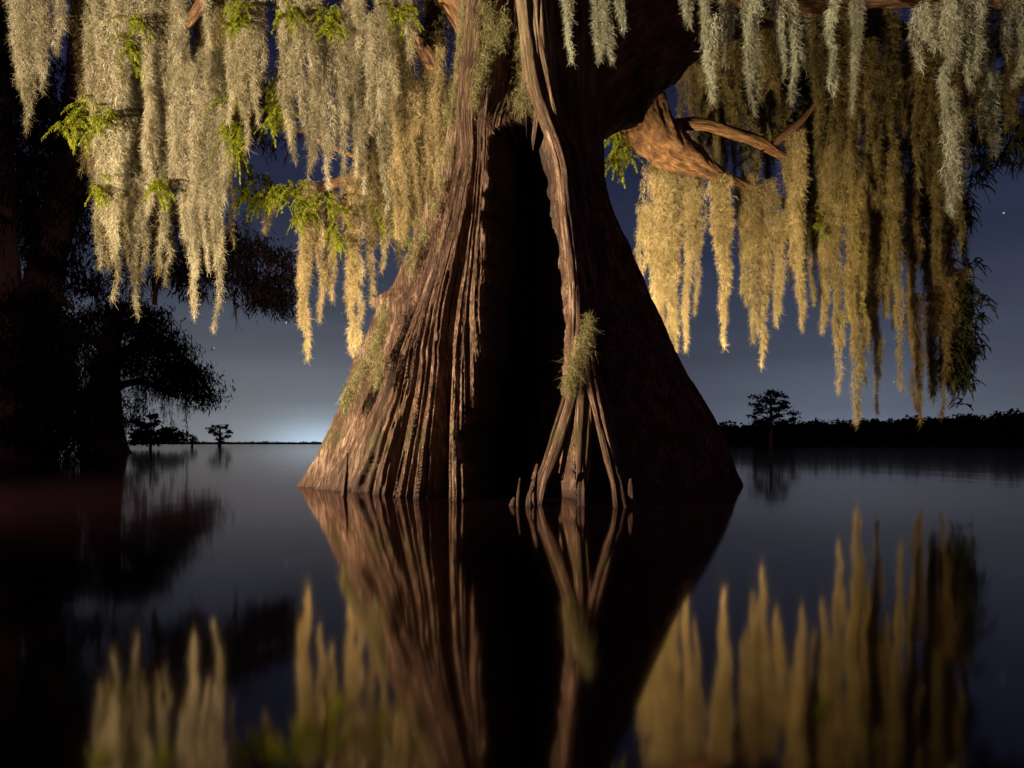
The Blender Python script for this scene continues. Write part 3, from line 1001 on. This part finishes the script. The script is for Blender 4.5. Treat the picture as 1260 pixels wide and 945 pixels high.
tuft('moss beard hanging under the arch above the dark hollow', [(650, 70, 6), (648, 90, 7), (650, 108, 7), (655, 122, 6), (645, 55, 6), (660, 30, 7), (640, 125, 6)], 200, .10, out=.10)


# ------------------------------------------------------------------ green leaf sprays
def leaf_spray(twigs, parent, mat=M_LEAF, leaf=.07, lw_=.014, per=84, fan=15):
    """twigs: (px,py,px2,py2,depth): side twiglets droop from a small branch, each set with flat needles"""
    R_, D_, L_, W_ = [], [], [], []
    tv = []
    for (ax, ay, bx, by, d) in twigs:
        a, b = P(ax, ay, d), P(bx, by, d)
        for k in range(fan):
            u = (k + random.random()) / fan
            c = a * (1 - u) + b * u + rng.normal(size=3) * .05
            dr = np.array([random.uniform(-.7, .7), random.uniform(-.9, .9), random.uniform(-.5, .3)])
            dr /= np.linalg.norm(dr)
            ln = random.uniform(.18, .38)
            s = np.linspace(0, 1, per // 3)
            pts = c + dr * (ln * s)[:, None]
            pts[:, 2] -= (s ** 2) * ln * .8
            sd = np.cross(dr, [0, 0, 1])
            sd /= np.linalg.norm(sd) + 1e-9
            for sg in (-1, 1, 0):
                R_.append(pts)
                dd = sd * sg * .9 + dr * .45 + np.array([0, 0, -.55]) + rng.normal(size=(len(s), 3)) * .25
                D_.append(dd)
                L_.append(leaf * (0.6 + .6 * rng.random(len(s))) * (1 - .4 * s))
                W_.append(np.full(len(s), lw_))
    V, Q, A = ribbons(np.vstack(R_), np.vstack(D_), np.concatenate(L_), np.concatenate(W_), curl=.3, segs=2)
    return place('foliage', mesh_np('foliage', V, Q, attr=A), mat, parent, smooth=False)


SPRAYS = [
    ([(72, 158, 100, 140, 12.3), (80, 150, 120, 128, 12.3), (95, 160, 130, 138, 12.2), (100, 128, 125, 115, 12.3), (120, 150, 140, 135, 12.1)], M_LEAF),
    ([(118, 235, 125, 225, 12.1), (190, 235, 195, 220, 12.2)], M_LEAF),
    ([(150, 40, 165, 60, 12.2), (162, 80, 168, 60, 12.3), (160, 20, 170, 30, 12.1)], M_LEAF),
    ([(275, 165, 300, 150, 12.4), (285, 180, 298, 165, 12.3), (270, 130, 290, 110, 12.5)], M_LEAF),
    ([(325, 110, 355, 95, 12.5), (330, 135, 350, 120, 12.4), (328, 145, 358, 130, 12.5), (345, 90, 355, 60, 12.6)], M_LEAF),
    ([(302, 205, 330, 220, 13.5), (290, 240, 320, 232, 13.4), (310, 250, 345, 236, 13.5), (340, 240, 375, 222, 13.5), (350, 228, 380, 245, 13.5), (325, 225, 360, 232, 13.6), (300, 235, 340, 245, 13.4),
      (360, 255, 385, 240, 13.3), (365, 270, 380, 255, 13.3)], M_LEAF),
    ([(400, 20, 415, 8, 11.6), (405, 40, 418, 25, 11.6), (345, 15, 362, 8, 11.6)], M_LEAF),
    ([(280, 10, 300, 0, 11.6), (290, 30, 300, 20, 11.7), (480, 8, 500, 20, 11.2)], M_LEAF),
    ([(410, 270, 420, 300, 13.2), (400, 240, 420, 260, 13.2), (475, 270, 500, 290, 13.6), (485, 250, 500, 265, 13.6), (450, 250, 470, 262, 13.6)], M_LEAF),
    ([(748, 150, 765, 175, 13.6), (755, 170, 770, 190, 13.8), (765, 150, 775, 200, 14), (750, 190, 762, 200, 14)], M_LEAF),
    ([(905, 120, 925, 150, 16.6), (925, 130, 945, 110, 16.8), (915, 200, 925, 170, 16.5), (965, 150, 990, 125, 17)], M_LEAF_SHADED),
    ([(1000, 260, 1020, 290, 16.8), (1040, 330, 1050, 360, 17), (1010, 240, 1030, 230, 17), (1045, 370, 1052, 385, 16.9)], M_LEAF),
    ([(985, 60, 1000, 100, 17.2), (970, 90, 1000, 70, 17.4), (890, 60, 930, 40, 17), (1010, 150, 1040, 170, 17.4)], M_LEAF_SHADED),
]
for tw, mt in SPRAYS:
    leaf_spray(tw, tree, mt)
# the dark outer crown on the right
tw = []
for k in range(420):
    x, y = random.choice([(random.gauss(1225, 32), random.gauss(120, 36)), (random.gauss(1230, 26), random.gauss(165, 20)), (random.gauss(1165, 14), random.gauss(245, 28)), (random.gauss(1172, 12), random.gauss(385, 36)),
                          (random.gauss(1145, 20), random.gauss(120, 30)), (random.gauss(1184, 10), random.gauss(395, 32)), (random.gauss(1176, 8), random.gauss(440, 22)), (random.gauss(1120, 28), random.gauss(260, 50))])
    if x < 1115 and y > 330: continue
    tw.append((x, y, x + random.uniform(-12, 16), y + random.uniform(-4, 14), random.uniform(18.0, 19.3)))
leaf_spray(tw, tree, M_LEAF_SHADED, leaf=.05, lw_=.014, fan=8, per=126)
tw = []
for k in range(170):
    x = random.uniform(860, 1270)
    y = random.uniform(0, 110)
    tw.append((x, y, x + random.uniform(-16, 16), y + random.uniform(-6, 18), random.uniform(18.5, 20.5)))
leaf_spray(tw, tree, M_LEAF_SHADED, leaf=.12, lw_=.022, fan=7)


# ------------------------------------------------------------------ cypress knees
def knee(label, pix, lean=0, forks=()):
    parts = []
    pts = [P(a, b, d) for a, b, d, r in pix]
    v = tube(pts, [r / F * d for a, b, d, r in pix], 14, .03, .3, seed=pix[0][0])
    parts.append(v)
    for f in forks:
        parts.append(tube([P(a, b, d) for a, b, d, r in f], [r / F * d for a, b, d, r in f], 12, .03, .3, seed=f[0][0]))
    V, Q, U = merge(parts)
    o = link('cypress_knee', mesh_np('cypress_knee', V, Q, U, bp=V), M_BARK)
    tag(o, label, 'cypress knee', 'cypress knees round the trunk')


knee('thin stick like knee standing alone left of the forked root', [(637, 640, 6.6, 4), (637, 622, 6.6, 2.6), (638, 605, 6.6, 2.2), (640, 588, 6.6, 1.2)], forks=([(632, 636, 6.6, 4), (630, 622, 6.6, 3.4), (633, 612, 6.6, 1.6)],))
knee('tallest gnarled knee leaning against the left fork of the middle ridge', [(657, 640, 6.6, 8), (656, 618, 6.6, 5), (657, 595, 6.65, 4.5), (661, 571, 6.7, 1.8)], forks=([(650, 636, 6.55, 5), (651, 612, 6.6, 3), (655, 600, 6.6, 2)],))
knee('slim knee rising beside the right fork of the middle ridge', [(777, 640, 6.6, 4.5), (777, 618, 6.6, 3.6), (776, 600, 6.6, 3), (776, 589, 6.6, 1.6)])
knee('tapered knee like a spike in front of the left flank', [(421, 625, 7.9, 6), (423, 606, 7.9, 3.6), (426, 580, 7.95, 2.4), (427, 557, 8.0, 1.0)])


# ------------------------------------------------------------------ background trees
def leaf_cloud(centres, spread, n_each, size, droop=.8, wratio=.35, curl=.3):
    """clumps of drooping leaf strips round centres (n,3); spread (sx,sy,sz)"""
    c = np.repeat(np.asarray(centres, float), n_each, axis=0)
    m_ = len(c)
    c = c + rng.normal(size=(m_, 3)) * np.array(spread)
    d = rng.normal(size=(m_, 3)) * np.array([1, 1, .5]) + np.array([0, 0, -droop])
    return ribbons(c, d, size * (.5 + rng.random(m_)), size * wratio * (.5 + rng.random(m_)), curl=curl, segs=2)


def combine(lst):
    V, Q, A, k = [], [], [], 0
    for v, q, a in lst:
        V.append(v)
        Q.append(q + k)
        A.append(a)
        k += len(v)
    return np.vstack(V), np.vstack(Q), np.concatenate(A)


def along(poly, n_, jit):
    """random points along a pixel polyline [(px,py,d)...] with pixel jitter (jx, jy_up, jy_down, jd)"""
    poly = np.array(poly, float)
    u = rng.random(n_) * (len(poly) - 1)
    i = np.minimum(u.astype(int), len(poly) - 2)
    f = (u - i)[:, None]
    q = poly[i] * (1 - f) + poly[i + 1] * f
    q[:, 0] += rng.normal(size=n_) * jit[0]
    q[:, 1] += rng.uniform(-jit[1], jit[2], n_)
    q[:, 2] += rng.normal(size=n_) * jit[3]
    return np.array([P(*k) for k in q])


def bg_tree(name, label, trunk, limbs, foliage, strands=(), cat='tree', base=None, size=.35, n_each=26, spread=.35, leafmat=M_LEAF_FAR):
    t_ = empty(name, tuple(P(*trunk[0][:3])) if base is None else base)
    t_.location.z = 0
    tag(t_, label, cat)
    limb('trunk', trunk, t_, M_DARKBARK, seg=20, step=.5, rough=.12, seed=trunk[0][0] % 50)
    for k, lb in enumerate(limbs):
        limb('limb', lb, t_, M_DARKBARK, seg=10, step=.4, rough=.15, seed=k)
    lst = []
    for poly, n_, jit in foliage:
        c = along(poly, n_, jit)
        lst.append(leaf_cloud(c, (spread, spread, spread * .6), n_each, size, droop=1.5, wratio=.3))
    V, Q, A = combine(lst)
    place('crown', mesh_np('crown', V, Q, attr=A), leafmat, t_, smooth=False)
    if len(strands):
        R_, D_, L_, W_, V_ = [], [], [], [], []
        for (x, y0_, y1_, hw, d) in strands:
            a = strand_fibres(x, y0_, y1_, hw, d, dens=.5, fl=.35, fw=.035)
            for ll, q in zip((R_, D_, L_, W_, V_), a): ll.append(q)
        V, Q, A = ribbons(np.vstack(R_), np.vstack(D_), np.concatenate(L_), np.concatenate(W_), curl=.4, segs=2, v=np.concatenate(V_))
        place('moss', mesh_np('moss', V, Q, attr=A), M_MOSS_FAR, t_, smooth=False)
    return t_


R = random.uniform
bg_tree('bald_cypress', 'dark leaning cypress at the far left with a thick trunk in deep shade',
        [(28, 574, 30, 42), (32, 540, 30, 30), (40, 440, 30, 24), (55, 340, 30, 21), (82, 220, 30, 18), (98, 100, 30, 16), (108, -60, 30, 13)],
        [[(75, 250, 30, 9), (130, 235, 30, 7), (200, 262, 30, 5), (290, 300, 31, 4), (360, 330, 31, 2)],
         [(60, 320, 30, 8), (20, 250, 30, 6), (-40, 200, 30, 4)],
         [(95, 150, 30, 8), (180, 120, 30, 6), (260, 110, 30, 4), (330, 150, 30, 3)],
         [(90, 180, 30, 7), (30, 90, 30, 5), (-30, 40, 30, 4)],
         [(200, 262, 30, 4), (196, 310, 30.5, 4), (190, 375, 31, 2.5)]],
        [([(110, 240, 30), (200, 262, 30), (290, 300, 31), (360, 335, 31)], 150, (14, 20, 45, 1)),
         ([(200, 330, 31), (300, 350, 31), (355, 365, 31)], 50, (14, 10, 25, 1)),
         ([(95, 150, 30), (180, 120, 30), (260, 110, 30), (330, 150, 30)], 90, (18, 20, 40, 1)),
         ([(60, 300, 30), (20, 240, 30), (-40, 200, 30)], 90, (18, 20, 45, 1)),
         ([(90, 190, 30), (30, 90, 30), (-30, 40, 30)], 110, (18, 20, 50, 1)),
         ([(60, 340, 30), (120, 330, 30)], 26, (18, 20, 30, 1))],
        [(R(110, 360), R(260, 310), R(340, 400), R(3, 6), 31) for _ in range(26)] + [(R(0, 110), R(180, 300), R(300, 360), R(4, 7), 30) for _ in range(14)], n_each=46, size=.24)
bg_tree('bald_cypress', 'upright cypress cut off by the left edge of the picture, almost black',
        [(2, 580, 25, 50), (4, 540, 25, 34), (6, 400, 25, 20), (0, 250, 25, 16), (-6, 60, 25, 14), (-10, -80, 25, 12)],
        [[(4, 380, 25, 8), (50, 350, 25, 6), (90, 380, 25, 3)], [(4, 420, 25, 7), (40, 440, 25, 5), (80, 470, 25, 3)], [(0, 300, 25, 7), (-60, 270, 25, 4)]],
        [([(0, 380, 25), (50, 370, 25), (85, 400, 25)], 60, (12, 12, 50, 1)), ([(0, 430, 25), (40, 450, 25), (70, 480, 25)], 70, (12, 15, 60, 1)),
         ([(0, 520, 25), (60, 530, 25), (100, 545, 26)], 60, (14, 25, 25, 1)), ([(-10, 250, 25), (-50, 270, 25)], 30, (12, 30, 30, 1)), ([(10, -20, 25), (30, 120, 25), (40, 250, 25)], 90, (22, 20, 50, 1))],
        [(R(-10, 90), R(380, 450), R(470, 540), R(4, 7), 25) for _ in range(16)], n_each=60, size=.22)
bg_tree('bald_cypress', 'dome crowned cypress with drooping outer branches across the water on the left',
        [(128, 558, 45, 30), (128, 545, 45, 25), (128, 500, 45, 19), (132, 450, 45, 14), (140, 400, 45, 10), (150, 372, 45, 4)],
        [[(132, 450, 45, 7), (180, 420, 45, 5), (225, 440, 45, 3), (258, 482, 45, 2)], [(134, 430, 45, 6), (90, 410, 45, 4), (60, 430, 45, 2)],
         [(130, 480, 45, 5), (175, 470, 45, 4), (220, 490, 45, 2)], [(138, 410, 45, 5), (170, 392, 45, 4), (200, 396, 45, 2)]],
        [([(140, 385, 45), (190, 400, 45), (230, 440, 45), (252, 478, 45)], 130, (8, 8, 26, 1.2)),
         ([(140, 385, 45), (95, 395, 45), (60, 425, 45)], 80, (8, 10, 40, 1.2)),
         ([(130, 430, 45), (180, 440, 45), (225, 470, 45)], 130, (12, 20, 26, 1.2)),
         ([(60, 450, 45), (110, 480, 45), (150, 500, 45)], 120, (14, 25, 40, 1.2)),
         ([(250, 480, 45), (258, 495, 45)], 8, (4, 3, 8, .5)), ([(150, 372, 45), (196, 388, 45)], 30, (6, 5, 10, 1))],
        [(R(160, 248), R(440, 480), R(495, 518), R(2.5, 4), 45) for _ in range(16)] + [(211, 470, 528, 3.5, 45), (229, 480, 536, 2.6, 45), (178, 470, 520, 4, 45)] +
        [(R(60, 150), R(430, 500), R(520, 552), R(6, 11), 43) for _ in range(34)], n_each=44, size=.26, spread=.45)


def shrub(name, label, d, cx, base_y, blobs, trunk_r=1.0, n_each=40, size=.5, spread=.5, cat='tree', stems=None):
    t_ = empty(name, (float(P(cx, 0, d)[0]), d, 0))
    tag(t_, label, cat)
    parts = []
    top = min(b[1] for b in blobs)
    z0 = P(cx, base_y, d)
    z0[2] = -.3
    parts.append(tube([z0, P(cx + 1, (base_y + top) / 2, d), P(cx, top, d)], [trunk_r * d / F * 1.6, trunk_r * d / F, trunk_r * d / F * .4], 8, .6, .1))
    for bx, by, bw, bh in blobs:
        parts.append(tube([P(cx, min(by + 6, base_y), d), P((cx + bx) / 2, by + 2, d), P(bx, by, d)], [trunk_r * d / F * .5, trunk_r * d / F * .4, trunk_r * d / F * .2], 6, .6, .1))
    V, Q, U = merge(parts)
    place('trunk', mesh_np('trunk', V, Q, U), M_DARKBARK, t_)
    lst = []
    for bx, by, bw, bh in blobs:
        k = max(4, int(bw * bh * .25))
        c = np.array([P(bx + R(-bw, bw) * .9, by + R(-bh, bh) * .9, d + R(-bw, bw) * d / F) for _ in range(k)])
        lst.append(leaf_cloud(c, (spread, spread, spread * .5), n_each, size, droop=0, wratio=.6))
    V, Q, A = combine(lst)
    place('crown', mesh_np('crown', V, Q, attr=A), M_LEAF_FAR, t_, smooth=False)


shrub('bald_cypress', 'tiny flat topped cypress standing alone on the horizon left of the trunk', 170, 270, 546,
      [(262, 526, 8, 2), (275, 525, 7, 2), (260, 530, 4, 1.5), (278, 532, 6, 2), (268, 534, 5, 2), (271, 542, 8, 3.2), (280, 537, 3, 1)], 1.5, n_each=26, size=.5, spread=.3)
shrub('water_shrub', 'low dark shrub with tangled branches at the foot of the dome crowned cypress', 80, 185, 550,
      [(168, 518, 7, 3), (178, 524, 9, 4), (190, 520, 7, 3), (185, 535, 22, 6), (205, 530, 10, 4), (215, 538, 10, 4), (170, 540, 12, 6), (198, 542, 20, 4), (188, 512, 3, 1.5), (222, 534, 4, 2)], 1.2, size=.4, n_each=22, spread=.25, cat='shrub')
shrub('water_shrub', 'smallest dark bush on the waterline between the low shrub and the tiny cypress', 120, 236, 547,
      [(234, 537, 5, 1.6), (238, 541, 5, 1.6), (229, 541, 3, 1.5)], 1.0, size=.4, n_each=22, spread=.25, cat='shrub')
shrub('bald_cypress', 'lone broad crowned cypress rising above the right hand treeline', 150, 948, 549,
      [(945, 483, 12, 2.5), (958, 487, 10, 2), (935, 488, 8, 2), (950, 494, 20, 2.5), (930, 498, 8, 2), (968, 500, 11, 2), (945, 504, 16, 2.5), (928, 510, 6, 2.5), (938, 516, 12, 2.5), (955, 512, 12, 2.5),
       (970, 517, 10, 2), (976, 508, 4, 1.2), (948, 522, 24, 3)], 1.7, n_each=20, size=.62, spread=.45)


# far woods: one mass
def woods(name, label, x0, x1, d, topf, ybase, n_, size, dj=8):
    c, lst = [], []
    V0, Q0 = [], []
    # thick bank underneath the leaf clumps
    xs = np.linspace(x0, x1, 260)
    tops = np.array([topf(x) for x in xs]) + (4 if d < 300 else 0.2) + (2.5 if d < 300 else 1.0) * (fbm(xs * .12, xs * 0 + 2, 3) - .5)
    prof = [(0, -0.4), (0.0, .75), (.5, 1.0), (1.0, .9), (1.5, -.4)]
    for x, tp in zip(xs, tops):
        h = P(x, tp, d)[2]
        for (a, b) in prof:
            dd = d + a * dj * 2
            V0.append(((x - 630) / F * d, dd, b * h if b > 0 else b))
    k = len(prof)
    for i in range(len(xs) - 1):
        for j in range(k - 1):
            Q0.append((i * k + j, (i + 1) * k + j, (i + 1) * k + j + 1, i * k + j + 1))
    lst.append((np.array(V0, np.float32), np.array(Q0), np.full(len(V0), .2)))
    for _ in range(n_):
        x = R(x0, x1)
        tp = topf(x) + (12 if d < 300 else 3) * (fbm(np.array([x * .085]), np.array([7.]), 3)[0] - .5)
        y = tp + abs(random.gauss(0, .35)) * (ybase - tp) if random.random() < .6 else R(tp, ybase)
        c.append(P(x, min(y, ybase), d - R(0, dj * .3)))
    lst.append(leaf_cloud(np.array(c), (size * 1.1, size * 1.1, size * .6), 22, size, droop=.1, wratio=.7))
    V, Q, A = combine(lst)
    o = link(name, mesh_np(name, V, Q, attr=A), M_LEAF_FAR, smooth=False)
    tag(o, label, None, None, 'stuff')


woods('far_woods', 'dark wooded shore along the right hand horizon', 840, 1420, 160,
      lambda x: float(np.interp(x, [840, 880, 940, 985, 1010, 1050, 1100, 1130, 1200, 1260, 1420], [530, 528, 526, 524, 521, 524, 520, 518, 516, 511, 505])), 550, 1500, .9)
woods('far_woods', 'thin distant shoreline on the left hand horizon', 120, 860, 900, lambda x: 544.0 + (x > 500) * 0, 547, 900, .9, dj=20)
